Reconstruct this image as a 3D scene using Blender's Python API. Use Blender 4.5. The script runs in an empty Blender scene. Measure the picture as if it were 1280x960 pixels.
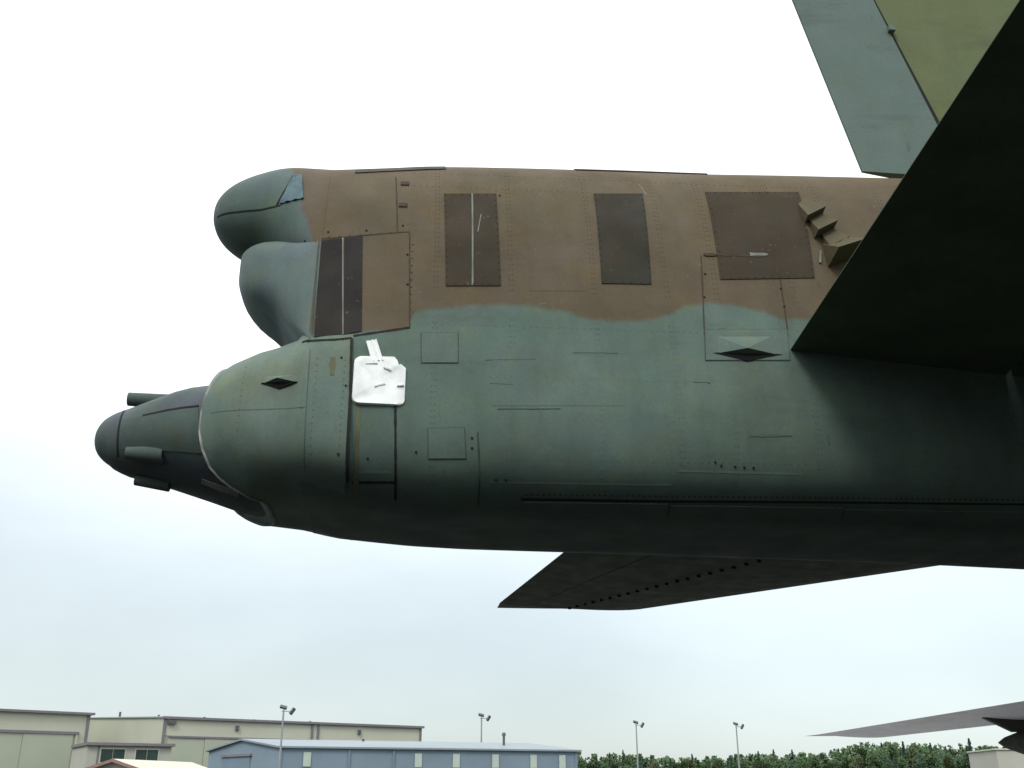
import bpy, bmesh, math, random
from mathutils import Vector, Matrix
R = math.radians
random.seed(7)
scn = bpy.context.scene
col = scn.collection

# ------------------------------------------------------------------ camera
cam_d = bpy.data.cameras.new('camera'); cam = bpy.data.objects.new('camera', cam_d); col.objects.link(cam)
cam.location = (0, 0, 1.7)
cam.rotation_euler = (R(90 + 21.5), 0, R(-6.5))
cam_d.sensor_width = 36; cam_d.lens = 36; cam_d.clip_start = 0.05; cam_d.clip_end = 6000
scn.camera = cam

# ------------------------------------------------------------------ sky and sun
SUN = Vector((-0.61, -1.0, 1.19)).normalized()
elev = math.asin(SUN.z); azim = math.atan2(SUN.x, SUN.y)
w = bpy.data.worlds.new('World'); scn.world = w; w.use_nodes = True
nt = w.node_tree; nt.nodes.clear()
N = lambda t, **k: (lambda n: ([setattr(n, a, b) for a, b in k.items()], n)[1])(nt.nodes.new(t))
out = N('ShaderNodeOutputWorld'); add = N('ShaderNodeAddShader')
bg1 = N('ShaderNodeBackground'); bg2 = N('ShaderNodeBackground')
sky = N('ShaderNodeTexSky', sky_type='NISHITA', sun_disc=False, sun_elevation=elev, sun_rotation=azim)
bg1.inputs['Strength'].default_value = 0.05
tc = N('ShaderNodeTexCoord'); sep = N('ShaderNodeSeparateXYZ')
ramp = N('ShaderNodeValToRGB')
els = ramp.color_ramp.elements
els[0].position = 0.0; els[0].color = (0.262, 0.302, 0.328, 1)
els[1].position = 1.0; els[1].color = (1.35, 1.35, 1.33, 1)
for p, c in ((0.10, (0.325, 0.350, 0.345, 1)), (0.20, (0.425, 0.455, 0.445, 1)), (0.34, (0.58, 0.61, 0.62, 1)), (0.5, (0.80, 0.82, 0.82, 1))):
    e = els.new(p); e.color = c
mapn = N('ShaderNodeMapping'); mapn.inputs['Scale'].default_value = (1.0, 1.0, 2.4); mapn.inputs['Location'].default_value = (3*1.37, 3*2.11, 3*0.7)
noi = N('ShaderNodeTexNoise'); noi.inputs['Scale'].default_value = 1.7; noi.inputs['Detail'].default_value = 5; noi.inputs['Roughness'].default_value = 0.5
mr = N('ShaderNodeMapRange'); mr.inputs[1].default_value = 0.3; mr.inputs[2].default_value = 0.7; mr.inputs[3].default_value = 0.80; mr.inputs[4].default_value = 1.14
mul = N('ShaderNodeMixRGB', blend_type='MULTIPLY'); mul.inputs[0].default_value = 1
L = nt.links.new
L(tc.outputs['Generated'], sep.inputs[0]); L(sep.outputs['Z'], ramp.inputs[0])
L(tc.outputs['Generated'], mapn.inputs[0]); L(mapn.outputs[0], noi.inputs['Vector']); L(noi.outputs['Fac'], mr.inputs[0])
L(ramp.outputs[0], mul.inputs[1]); L(mr.outputs[0], mul.inputs[2])
L(sky.outputs[0], bg1.inputs[0]); L(mul.outputs[0], bg2.inputs[0]); bg2.inputs['Strength'].default_value = 1.75
L(bg1.outputs[0], add.inputs[0]); L(bg2.outputs[0], add.inputs[1]); L(add.outputs[0], out.inputs[0])

sd = bpy.data.lights.new('sun', 'SUN'); sd.energy = 1.5; sd.angle = R(14); sd.color = (1, 0.97, 0.92)
sun = bpy.data.objects.new('sun', sd); col.objects.link(sun)
sun.rotation_euler = (-SUN).to_track_quat('-Z', 'Y').to_euler(); sun.location = (-20, -30, 40)

scn.view_settings.view_transform = 'Standard'; scn.view_settings.look = 'None'
scn.view_settings.exposure = 0.0; scn.view_settings.gamma = 1; scn.view_settings.use_curve_mapping = False

# ------------------------------------------------------------------ materials
def mat_base(name, rough=0.6, spec=0.12):
    m = bpy.data.materials.new(name); m.use_nodes = True
    b = m.node_tree.nodes['Principled BSDF']
    b.inputs['Roughness'].default_value = rough
    b.inputs['Specular IOR Level'].default_value = spec
    return m, m.node_tree, b
def mix(nt, fac, a, b, blend='MIX'):
    n = nt.nodes.new('ShaderNodeMixRGB'); n.blend_type = blend
    for i, v in ((0, fac), (1, a), (2, b)):
        if hasattr(v, 'node'): nt.links.new(v, n.inputs[i])
        elif isinstance(v, (int, float)): n.inputs[i].default_value = v
        else: n.inputs[i].default_value = (*v, 1)
    return n.outputs[0]
def noise(nt, scale, detail=4, rough=0.55, stretch=(1, 1, 1), lo=0.35, hi=0.65, a=0.0, b=1.0):
    t = nt.nodes.new('ShaderNodeTexCoord'); mp = nt.nodes.new('ShaderNodeMapping'); mp.inputs['Scale'].default_value = stretch
    n = nt.nodes.new('ShaderNodeTexNoise'); n.inputs['Scale'].default_value = scale
    n.inputs['Detail'].default_value = detail; n.inputs['Roughness'].default_value = rough
    r = nt.nodes.new('ShaderNodeMapRange')
    for i, v in ((1, lo), (2, hi), (3, a), (4, b)): r.inputs[i].default_value = v
    nt.links.new(t.outputs['Object'], mp.inputs[0]); nt.links.new(mp.outputs[0], n.inputs['Vector']); nt.links.new(n.outputs['Fac'], r.inputs[0])
    return r.outputs[0]
def weather(nt, b, c, var=0.18, bump=0.25):
    """mottling, streaks and grime shared by all aircraft paint"""
    c = mix(nt, 1.0, c, noise(nt, 2.1, 5, 0.6, (1, 1, 1), 0.3, 0.7, 1 - var, 1 + var), 'MULTIPLY')
    c = mix(nt, 1.0, c, noise(nt, 3.0, 4, 0.6, (2.2, 2.2, 0.3), 0.3, 0.7, 1 - var * 0.4, 1 + var * 0.4), 'MULTIPLY')
    c = mix(nt, 1.0, c, noise(nt, 60, 2, 0.6, (1, 1, 1), 0.3, 0.7, 0.94, 1.06), 'MULTIPLY')
    c = mix(nt, noise(nt, 3.3, 3, 0.5, (1, 1, 1.2), 0.52, 0.68, 0, var * 4.0), c, mix(nt, 1.0, c, (1.10, 1.02, 0.80), 'MULTIPLY'))      # yellowed patches
    c = mix(nt, noise(nt, 2.6, 3, 0.5, (1.3, 1, 1), 0.54, 0.70, 0, var * 4.0), c, mix(nt, 1.0, c, (0.94, 0.99, 1.07), 'MULTIPLY'))      # chalky bluish patches
    c = mix(nt, noise(nt, 1.3, 6, 0.68, (0.5, 0.5, 2.4), 0.56, 0.80, 0, 0.42), c, (0.040, 0.043, 0.036))                                 # smeared grime
    c = mix(nt, noise(nt, 5.0, 5, 0.72, (2.6, 2.6, 0.5), 0.62, 0.82, 0, 0.5), c, (0.030, 0.030, 0.024))                                   # dribbles
    c = mix(nt, noise(nt, 26, 3, 0.6, (1, 1, 1), 0.66, 0.78, 0, 0.45), c, (0.17, 0.18, 0.16))                                            # chipped specks
    nt.links.new(c, b.inputs['Base Color'])
    bp = nt.nodes.new('ShaderNodeBump'); bp.inputs['Strength'].default_value = bump; bp.inputs['Distance'].default_value = 0.02
    nt.links.new(noise(nt, 2.4, 2, 0.5, (1.2, 1, 0.8), 0.2, 0.8), bp.inputs['Height']); nt.links.new(bp.outputs[0], b.inputs['Normal'])
    nt.links.new(noise(nt, 4, 3, 0.5, (1, 1, 1), 0.3, 0.7, 0.6, 0.8), b.inputs['Roughness'])
def paint(name, c1, c2=None, var=0.16, bump=0.25, scale=1.2):
    m, nt, b = mat_base(name)
    c = mix(nt, noise(nt, scale, 3, 0.5, (1, 1, 1), 0.42, 0.6), c1, c2 or c1)
    weather(nt, b, c, var, bump)
    return m
def plain(name, c, rough=0.6, var=0.1, scale=3, metallic=0.0):
    m, nt, b = mat_base(name, rough)
    b.inputs['Metallic'].default_value = metallic
    nt.links.new(mix(nt, 1.0, c, noise(nt, scale, 4, 0.6, (1, 1, 1), 0.3, 0.7, 1 - var, 1 + var), 'MULTIPLY'), b.inputs['Base Color'])
    return m
BROWN = (0.098, 0.077, 0.049); GREY = (0.093, 0.131, 0.110); GREY2 = (0.087, 0.130, 0.106)
def camo():
    """brown upper camouflage meeting grey-green along a wavy sprayed edge (edge height as a curve along the hull)"""
    m, nt, b = mat_base('camouflage_paint')
    t = nt.nodes.new('ShaderNodeTexCoord'); s = nt.nodes.new('ShaderNodeSeparateXYZ'); nt.links.new(t.outputs['Object'], s.inputs[0])
    x0, x1, z0, z1 = -1.0, 5.0, 4.2, 5.4
    mx = nt.nodes.new('ShaderNodeMapRange'); mx.inputs[1].default_value = x0; mx.inputs[2].default_value = x1
    nt.links.new(s.outputs[0], mx.inputs[0])
    fc = nt.nodes.new('ShaderNodeFloatCurve'); cv = fc.mapping.curves[0]
    pts = [(-0.6, 4.44), (-0.29, 4.45), (0.02, 4.50), (0.04, 4.62), (0.274, 4.669), (0.704, 4.715), (1.028, 4.68), (1.243, 4.628), (1.516, 4.625),
           (1.799, 4.705), (1.976, 4.79), (2.144, 4.80), (2.4, 4.76), (2.639, 4.694), (2.951, 4.76), (3.348, 4.98), (4.2, 5.2)]
    cv.points[0].location = (0, (4.43 - z0) / (z1 - z0)); cv.points[1].location = (1, 0.9)
    for x, z in pts: cv.points.new((x - x0) / (x1 - x0), (z - z0) / (z1 - z0))
    fc.mapping.update(); nt.links.new(mx.outputs[0], fc.inputs['Value'])
    mz = nt.nodes.new('ShaderNodeMapRange'); mz.inputs[1].default_value = z0; mz.inputs[2].default_value = z1; mz.clamp = False
    nt.links.new(s.outputs[2], mz.inputs[0])
    sub = nt.nodes.new('ShaderNodeMath'); sub.operation = 'SUBTRACT'
    nt.links.new(mz.outputs[0], sub.inputs[0]); nt.links.new(fc.outputs[0], sub.inputs[1])
    ad = nt.nodes.new('ShaderNodeMath'); ad.operation = 'ADD'
    nt.links.new(sub.outputs[0], ad.inputs[0]); nt.links.new(noise(nt, 9, 3, 0.6, (1, 1, 1), 0.3, 0.7, -0.010, 0.010), ad.inputs[1])
    st = nt.nodes.new('ShaderNodeMapRange'); st.inputs[1].default_value = -0.015; st.inputs[2].default_value = 0.018
    nt.links.new(ad.outputs[0], st.inputs[0])
    low = mix(nt, noise(nt, 0.8, 3, 0.5, (1, 1, 1), 0.42, 0.6), GREY, GREY2)
    up = mix(nt, noise(nt, 1.3, 3, 0.5, (1, 1, 1), 0.5, 0.7, 0, 0.6), BROWN, (0.092, 0.079, 0.046))
    c = mix(nt, st.outputs[0], low, up)
    weather(nt, b, c, 0.15, 0.22)
    return m
def dome_camo():
    """dome paint with the brown camouflage sprayed over its forward end"""
    m, nt, b = mat_base('dome_camouflage')
    t = nt.nodes.new('ShaderNodeTexCoord'); s = nt.nodes.new('ShaderNodeSeparateXYZ'); nt.links.new(t.outputs['Object'], s.inputs[0])
    a = nt.nodes.new('ShaderNodeMath'); a.operation = 'MULTIPLY_ADD'; a.inputs[1].default_value = 0.29; nt.links.new(s.outputs[2], a.inputs[0]); nt.links.new(s.outputs[0], a.inputs[2])
    ad = nt.nodes.new('ShaderNodeMath'); ad.operation = 'ADD'; nt.links.new(a.outputs[0], ad.inputs[0]); nt.links.new(noise(nt, 7, 3, 0.6, (1, 1, 1), 0.3, 0.7, -0.02, 0.02), ad.inputs[1])
    st = nt.nodes.new('ShaderNodeMapRange'); st.inputs[1].default_value = 0.29 * 5.75 - 0.845; st.inputs[2].default_value = 0.29 * 5.75 - 0.80; nt.links.new(ad.outputs[0], st.inputs[0])
    d = mix(nt, noise(nt, 1.6, 3, 0.5, (1, 1, 1), 0.42, 0.6), (0.084, 0.122, 0.102), (0.082, 0.112, 0.108))
    weather(nt, b, mix(nt, st.outputs[0], d, BROWN), 0.16, 0.25)
    return m
M = dict(
    dome_camo=dome_camo(),
    camo=camo(),
    grey=paint('grey_green_paint', GREY, (0.094, 0.130, 0.112)),
    collar=paint('collar_paint', (0.110, 0.156, 0.132), (0.117, 0.150, 0.118), 0.18, scale=2.2),
    dome=paint('dome_paint', (0.100, 0.138, 0.128), (0.102, 0.134, 0.143), 0.14, scale=1.6),
    radome=paint('radome_paint', (0.070, 0.086, 0.094), (0.068, 0.096, 0.088), 0.16, scale=2.5),
    radome2=paint('radome_panel_paint', (0.066, 0.092, 0.082), None, 0.18, scale=2.5),
    dkbrown=paint('dark_brown_panel', (0.043, 0.033, 0.021), (0.041, 0.033, 0.020), 0.14),
    dkgrey=paint('dark_grey_panel', (0.034, 0.029, 0.021), (0.031, 0.031, 0.022), 0.14, scale=2.5),
    black=paint('black_panel', (0.020, 0.018, 0.017), (0.024, 0.023, 0.021), 0.2),
    brown=paint('brown_paint', BROWN, None, 0.12),
    olivebrown=paint('louver_paint', (0.080, 0.070, 0.040), None, 0.14),
    dkgreen=paint('dark_green_paint', (0.040, 0.050, 0.042), (0.052, 0.052, 0.042), 0.2),
    rivg=plain('rivet_grey', (0.082, 0.110, 0.098), 0.7), rivb=plain('rivet_brown', (0.074, 0.060, 0.040), 0.7), seam4=plain('faint_seam', (0.076, 0.102, 0.091), 0.8),
    skin1=paint('skin_paint_yellowed', (0.097, 0.131, 0.107), (0.090, 0.130, 0.104), 0.15), skin2=paint('skin_paint_bluish', (0.089, 0.128, 0.109), (0.093, 0.131, 0.111), 0.15),
    skin3=paint('skin_paint_brown', (0.094, 0.080, 0.048), (0.098, 0.079, 0.053), 0.12), skin4=paint('skin_paint_grey', (0.089, 0.127, 0.106), None, 0.15),
    strake=paint('strake_paint', (0.055, 0.055, 0.045), (0.06, 0.058, 0.045), 0.2),
    stab=paint('stabilizer_underside', (0.062, 0.092, 0.056), (0.070, 0.092, 0.060), 0.18, scale=0.5),
    olive=paint('olive_fin_paint', (0.130, 0.150, 0.072), (0.124, 0.148, 0.074), 0.08, 0.1, 0.5),
    rudder=paint('rudder_paint', (0.124, 0.168, 0.150), (0.126, 0.165, 0.146), 0.07, 0.1, 0.5),
    wing=paint('wing_underside_paint', (0.44, 0.46, 0.50), (0.42, 0.43, 0.46), 0.08, 0.1, 0.3),
    seam=plain('dark_sealant', (0.02, 0.022, 0.02), 0.8),
    seam2=plain('faded_seam', (0.056, 0.070, 0.063), 0.8, 0.3, 8),
    seam3=plain('faded_brown_seam', (0.052, 0.042, 0.030), 0.8, 0.3, 8),
    pale=plain('pale_sealant', (0.16, 0.17, 0.15), 0.7, 0.25, 6),
    rim=plain('pale_rim_sealant', (0.27, 0.28, 0.26), 0.7, 0.25, 6),
    yellow=plain('old_primer', (0.105, 0.11, 0.062), 0.7, 0.3, 6),
    hole=plain('dark_opening', (0.008, 0.009, 0.008), 0.9),
    tarp=plain('blue_green_tape', (0.085, 0.14, 0.155), 0.6, 0.25, 9),
    white=plain('white_plastic', (0.78, 0.81, 0.79), 0.45, 0.12, 7),
    crack=plain('grey_crease', (0.56, 0.60, 0.58), 0.7),
    tyre=plain('tyre_rubber', (0.02, 0.02, 0.02), 0.85),
    metal=plain('grey_metal', (0.35, 0.36, 0.36), 0.5, 0.1, 3, 0.6),
    hangar=plain('hangar_siding', (0.41, 0.43, 0.335), 0.7, 0.06, 0.15),
    hangar2=plain('hangar_siding_band', (0.47, 0.48, 0.38), 0.7, 0.06, 0.15),
    hdoor=plain('hangar_door_leaf', (0.385, 0.415, 0.32), 0.7, 0.06, 0.15),
    trim=plain('dark_roof_trim', (0.19, 0.18, 0.19), 0.6),
    roof=plain('metal_roof', (0.35, 0.37, 0.38), 0.5),
    shed=plain('blue_siding', (0.195, 0.255, 0.30), 0.6, 0.08, 0.3),
    shed2=plain('blue_door', (0.17, 0.23, 0.28), 0.6, 0.08, 0.3),
    shroof=plain('pale_blue_roof', (0.23, 0.27, 0.29), 0.5, 0.06, 0.3),
    pane=plain('window_pane', (0.45, 0.52, 0.45), 0.25, 0.05),
    glass=plain('dark_glass', (0.05, 0.075, 0.07), 0.1, 0.2, 0.7, 0.2),
    cream=plain('cream_paint', (0.50, 0.50, 0.40), 0.6, 0.05),
    redtrim=plain('red_brown_trim', (0.26, 0.17, 0.14), 0.6),
    beige=plain('beige_wall', (0.40, 0.40, 0.34), 0.7, 0.05, 0.2),
    pole=plain('galvanised_pole', (0.30, 0.32, 0.33), 0.5, 0.1, 1, 0.3),
    lamp=plain('lamp_housing', (0.10, 0.11, 0.12), 0.5),
    bark=plain('bark', (0.06, 0.05, 0.04), 0.9),
    bounce_concrete=plain('bounce_concrete', (0.30, 0.29, 0.27), 0.9, 0.12, 0.3),  # pale surface of the added strip that bounces light upward
    ground=plain('asphalt_apron', (0.030, 0.031, 0.030), 0.9, 0.25, 0.4),
    field=plain('mown_field', (0.07, 0.10, 0.035), 0.95, 0.3, 0.05),
)
def leafmat(name, c1, c2):
    m, nt, b = mat_base(name, 0.85, 0.15)
    nt.links.new(mix(nt, noise(nt, 0.45, 4, 0.6, (1, 1, 1), 0.35, 0.65), c1, c2), b.inputs['Base Color'])
    return m
LEAF = [leafmat('leaf_mid', (0.066, 0.118, 0.054), (0.088, 0.134, 0.060)), leafmat('leaf_dark', (0.050, 0.092, 0.058), (0.066, 0.106, 0.064)),
        leafmat('leaf_brownish', (0.080, 0.108, 0.052), (0.095, 0.110, 0.058))]

# ------------------------------------------------------------------ helpers
def link(name, me, m, parent=None, smooth=False):
    o = bpy.data.objects.new(name, me); col.objects.link(o)
    if m is not None and not me.materials: me.materials.append(m)
    if parent is not None:
        o.parent = parent; o.matrix_parent_inverse = Matrix.Identity(4)
        off = Vector((0, 0, 0)); p = parent
        while p is not None: off += p.location; p = p.parent
        o.location = -off                         # meshes are written in world coordinates
    if smooth:
        for f in me.polygons: f.use_smooth = True
    return o
def mesh(name, v, f, m, parent=None, smooth=False, sharp=None):
    me = bpy.data.meshes.new(name); me.from_pydata([tuple(p) for p in v], [], f); me.validate(); me.update()
    bm = bmesh.new(); bm.from_mesh(me); bmesh.ops.recalc_face_normals(bm, faces=bm.faces); bm.to_mesh(me); bm.free()
    o = link(name, me, m, parent, smooth)
    if smooth and sharp: me.set_sharp_from_angle(angle=R(sharp))
    return o
def tag(o, label=None, cat=None, group=None, kind=None):
    for k, v in (('label', label), ('category', cat), ('group', group), ('kind', kind)):
        if v: o[k] = v
    return o
def empty(name, loc, label, cat, group=None):
    o = bpy.data.objects.new(name, None); col.objects.link(o); o.location = loc; o.empty_display_size = 0.5
    return tag(o, label, cat, group)
class MB:
    def __init__(s): s.v = []; s.f = []
    def add(s, v, f):
        k = len(s.v); s.v += [Vector(p) for p in v]; s.f += [tuple(i + k for i in q) for q in f]; return s
    def box(s, o, ax, ay, az):
        """box from corner o with edge vectors"""
        o, ax, ay, az = map(Vector, (o, ax, ay, az))
        p = [o, o + ax, o + ax + ay, o + ay]; p += [q + az for q in p]
        return s.add(p, [(0, 3, 2, 1), (4, 5, 6, 7), (0, 1, 5, 4), (1, 2, 6, 5), (2, 3, 7, 6), (3, 0, 4, 7)])
    def tube(s, a, b, ra, rb, n=10, caps=True):
        a, b = Vector(a), Vector(b); d = (b - a).normalized()
        u = d.orthogonal().normalized(); w_ = d.cross(u)
        v = []
        for c, r in ((a, ra), (b, rb)):
            v += [c + u * r * math.cos(2 * math.pi * i / n) + w_ * r * math.sin(2 * math.pi * i / n) for i in range(n)]
        f = [(i, (i + 1) % n, n + (i + 1) % n, n + i) for i in range(n)]
        if caps: f += [tuple(range(n))[::-1], tuple(range(n, 2 * n))]
        return s.add(v, f)
    def lathe(s, prof, origin, axis, n=24):
        """prof: list of (distance along axis, radius)"""
        o, d = Vector(origin), Vector(axis).normalized(); u = d.orthogonal().normalized(); w_ = d.cross(u)
        v = []; f = []
        for (t, r) in prof:
            v += [o + d * t + u * r * math.cos(2 * math.pi * i / n) + w_ * r * math.sin(2 * math.pi * i / n) for i in range(n)]
        for k in range(len(prof) - 1):
            f += [(k * n + i, k * n + (i + 1) % n, (k + 1) * n + (i + 1) % n, (k + 1) * n + i) for i in range(n)]
        f += [tuple(range(n))[::-1], tuple(range((len(prof) - 1) * n, len(prof) * n))]
        return s.add(v, f)
    def build(s, name, m, parent=None, smooth=False, sharp=40):
        return mesh(name, s.v, s.f, m, parent, smooth, sharp)

# ------------------------------------------------------------------ ground
def sheet(name, x0, x1, y0, y1, z, m):
    o = mesh(name, [(x0, y0, z), (x1, y0, z), (x1, y1, z), (x0, y1, z)], [(0, 1, 2, 3)], m); return tag(o, kind='structure')
sheet('ground', -2500, 2500, -2500, 2500, -0.004, M['field'])
sheet('apron', -160, 160, -120, 230, 0.0, M['ground'])

sheet('bounce_strip', -160, 160, 29, 62, 0.004, M['bounce_concrete'])  # added out of view to bounce light onto the far wing underside
# ------------------------------------------------------------------ the aircraft hull: stations (x, top, belly, half width, roundness, lean, roundness of the lower half)
YC = 7.0
FUS = [(-0.62, 6.093, 3.436, 1.03, 3, 0.45, 4.8), (-0.45, 6.113, 3.4, 1.033, 3, 0.45, 4.8), (-0.2, 6.142, 3.378, 1.038, 3, 0.45, 4.8), (0.1, 6.177, 3.355, 1.044, 3, 0.45, 4.8),
       (0.5, 6.202, 3.342, 1.052, 3, 0.45, 4.8), (1.0, 6.225, 3.34, 1.062, 3, 0.45, 4.8), (1.6, 6.246, 3.339, 1.074, 3, 0.45, 4.8), (2.3, 6.266, 3.333, 1.088, 3, 0.45, 4.8),
       (3.0, 6.303, 3.329, 1.102, 3, 0.45, 4.8), (3.7, 6.333, 3.325, 1.116, 3, 0.45, 4.8), (4.4, 6.362, 3.313, 1.13, 3, 0.45, 4.8), (5.1, 6.39, 3.298, 1.144, 3, 0.45, 4.8),
       (7, 6.45, 3.02, 1.22, 3, 0.4, 4.0), (10, 6.52, 2.55, 1.33, 3, 0.32, 3.0), (15, 6.56, 1.85, 1.46, 3, 0.16, 3.0), (20, 6.5, 1.5, 1.5, 3, 0.04, 3.0),
       (36, 6.4, 1.5, 1.5, 3, 0.02, 3.0), (40, 6.1, 1.6, 1.4, 2.7, 0.05, 3.0), (43, 5.0, 1.85, 1.05, 2.4, 0.1, 3.0), (44.6, 3.9, 2.2, 0.62, 2.2, 0.1, 3.0),
       (45.3, 3.2, 2.75, 0.15, 2, 0, 3.0)]
COLL = [(-1.3, 4.361, 3.521, 0.53, 2.1, 0.0, 2.1), (-1.28, 4.358, 3.518, 0.579, 2.12, 0.0, 2.15), (-1.25, 4.380, 3.511, 0.62, 2.16, 0.01, 2.23), (-1.2, 4.410, 3.498, 0.672, 2.21, 0.01, 2.37),
        (-1.14, 4.440, 3.484, 0.722, 2.28, 0.02, 2.53), (-1.06, 4.469, 3.462, 0.774, 2.36, 0.03, 2.74), (-0.96, 4.505, 3.438, 0.828, 2.47, 0.04, 3.01), (-0.85, 4.525, 3.441, 0.873, 2.6, 0.05, 3.3),
        (-0.7, 4.575, 3.442, 0.925, 2.8, 0.07, 3.7), (-0.62, 4.73, 3.435, 0.982, 3.0, 0.12, 3.91), (-0.5, 4.8, 3.417, 1.0, 3.2, 0.16, 4.23), (-0.3, 4.81, 3.393, 1.01, 3.5, 0.18, 4.5)]
def station(T, X):
    if X <= T[0][0]: return T[0][1:]
    for a, b in zip(T, T[1:]):
        if X <= b[0]:
            t = (X - a[0]) / (b[0] - a[0]); return [p + (q - p) * t for p, q in zip(a[1:], b[1:])]
    return T[-1][1:]
def ringpt(S, X, ang):
    zt, zb, w_, n, k, *r = S; c, s = math.cos(ang), math.sin(ang)
    if r and s < 0: n = r[0]
    sz = math.copysign(abs(s) ** (2 / n), s)
    return Vector((X, YC + w_ * (1 - k * (sz + 1) / 2) * math.copysign(abs(c) ** (2 / n), c), (zt + zb) / 2 + (zt - zb) / 2 * sz))
def ynear(T, X, z):
    if callable(T): return T(X, z)
    zt, zb, w_, n, k, *r = station(T, X); sz = (z - (zt + zb) / 2) / ((zt - zb) / 2)
    if r and sz < 0: n = r[0]
    if abs(sz) >= 0.9999: return YC
    return YC - w_ * (1 - k * (sz + 1) / 2) * (1 - abs(sz) ** n) ** (1 / n)
def on(T, X, z, off=0.0):
    e = 0.01; y = ynear(T, X, z)
    tx = Vector((2 * e, ynear(T, X + e, z) - ynear(T, X - e, z), 0)); tz = Vector((0, ynear(T, X, z + e) - ynear(T, X, z - e), 2 * e))
    n = tx.cross(tz).normalized()
    if n.y > 0: n = -n
    return Vector((X, y, z)) + n * off
def ANG(K):  # denser where superelliptic corners turn
    return [2 * math.pi * i / K for i in range(K)]
def loft(name, T, Xs, m, parent, K=96, shift=None, cap=True, sharp=50):
    A = ANG(K); v = []; f = []
    X0, X1 = Xs[0], Xs[-1]
    for X in Xs:
        for a in A:
            x = X
            if shift:
                sh = shift(math.sin(a)); x = X1 - (X1 - X) * (1 - sh / (X1 - X0))
            v.append(ringpt(station(T, x), x, a))
    for i in range(len(Xs) - 1):
        f += [(i * K + j, i * K + (j + 1) % K, (i + 1) * K + (j + 1) % K, (i + 1) * K + j) for j in range(K)]
    if cap: f += [tuple(range(K))[::-1], tuple(range((len(Xs) - 1) * K, len(Xs) * K))]
    return mesh(name, v, f, m, parent, True, sharp)
def lin(a, b, n): return [a + (b - a) * i / (n - 1) for i in range(n)]

AC = empty('bomber_aircraft', (24, YC, 0), 'large retired bomber in faded brown and grey green camouflage, seen at its tail', 'aircraft')
fus = loft('fuselage', FUS, lin(-0.62, 5.1, 60) + lin(5.5, 45.3, 60), M['camo'], AC, 128)
tag(fus, 'rear fuselage, faded brown above and grey green below')

def plate(name, T, quad, off, thick, m, parent, nx=10, nz=10, warp=None):
    """slab that follows the hull; quad = four (x, z) corners: top-left, top-right, bottom-right, bottom-left"""
    v = []; f = []
    (ax, az), (bx, bz), (cx, cz), (dx, dz) = quad
    for lay in (off, off - thick):
        for j in range(nz + 1):
            t = j / nz
            for i in range(nx + 1):
                s = i / nx
                X = (ax * (1 - s) + bx * s) * (1 - t) + (dx * (1 - s) + cx * s) * t
                Z = (az * (1 - s) + bz * s) * (1 - t) + (dz * (1 - s) + cz * s) * t
                o_ = lay
                if warp and lay == off: o_ += warp(s, t)
                v.append(on(T, X, Z, o_))
    W = nx + 1; B = W * (nz + 1); q = lambda i, j: j * W + i
    for j in range(nz):
        for i in range(nx):
            f.append((q(i, j), q(i, j + 1), q(i + 1, j + 1), q(i + 1, j))); f.append((B + q(i, j), B + q(i + 1, j), B + q(i + 1, j + 1), B + q(i, j + 1)))
    for i in range(nx):
        f.append((q(i, 0), q(i + 1, 0), B + q(i + 1, 0), B + q(i, 0))); f.append((q(i, nz), B + q(i, nz), B + q(i + 1, nz), q(i + 1, nz)))
    for j in range(nz):
        f.append((q(0, j), B + q(0, j), B + q(0, j + 1), q(0, j + 1))); f.append((q(nx, j), q(nx, j + 1), B + q(nx, j + 1), B + q(nx, j)))
    return mesh(name, v, f, m, parent, True, 40)
def strip(name, T, pts, width, off, m, parent, thick=0.006, jit=0.0):
    """narrow raised bead or joint along a polyline of (x, z) points"""
    P = []
    for (a, b) in zip(pts, pts[1:]):
        n = max(3, int(math.hypot(b[0] - a[0], b[1] - a[1]) / 0.022))
        P += [(a[0] + (b[0] - a[0]) * i / n, a[1] + (b[1] - a[1]) * i / n) for i in range(n)]
    P.append(pts[-1]); v = []; f = []
    for i, p in enumerate(P):
        a = P[max(0, i - 1)]; b = P[min(len(P) - 1, i + 1)]; l = math.hypot(b[0] - a[0], b[1] - a[1])
        nx_, nz_ = -(b[1] - a[1]) / l, (b[0] - a[0]) / l; h = width / 2 * (1 + random.uniform(-jit, jit))
        for s in (-1, 1):
            for o_ in (off, off - thick): v.append(on(T, p[0] + nx_ * h * s, p[1] + nz_ * h * s, o_))
    for i in range(len(P) - 1):
        k = i * 4
        f += [(k, k + 4, k + 6, k + 2), (k + 1, k + 3, k + 7, k + 5), (k, k + 1, k + 5, k + 4), (k + 2, k + 6, k + 7, k + 3)]
    e = (len(P) - 1) * 4; f += [(0, 2, 3, 1), (e, e + 1, e + 3, e + 2)]
    return mesh(name, v, f, m, parent)
def studs(name, T, pts, r, m, parent, off=0.003):
    b = MB()
    for (X, z) in pts:
        p = on(T, X, z, -0.004); q = on(T, X, z, off); b.tube(p, q, r, r * 0.85, 6)
    o = b.build(name, m, parent); o['kind'] = 'stuff'; return o
def screw(T, X, z, r, m, parent):
    return MB().tube(on(T, X, z, -0.004), on(T, X, z, 0.005), r, r * 0.8, 7).build('screw', m, parent)

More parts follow.
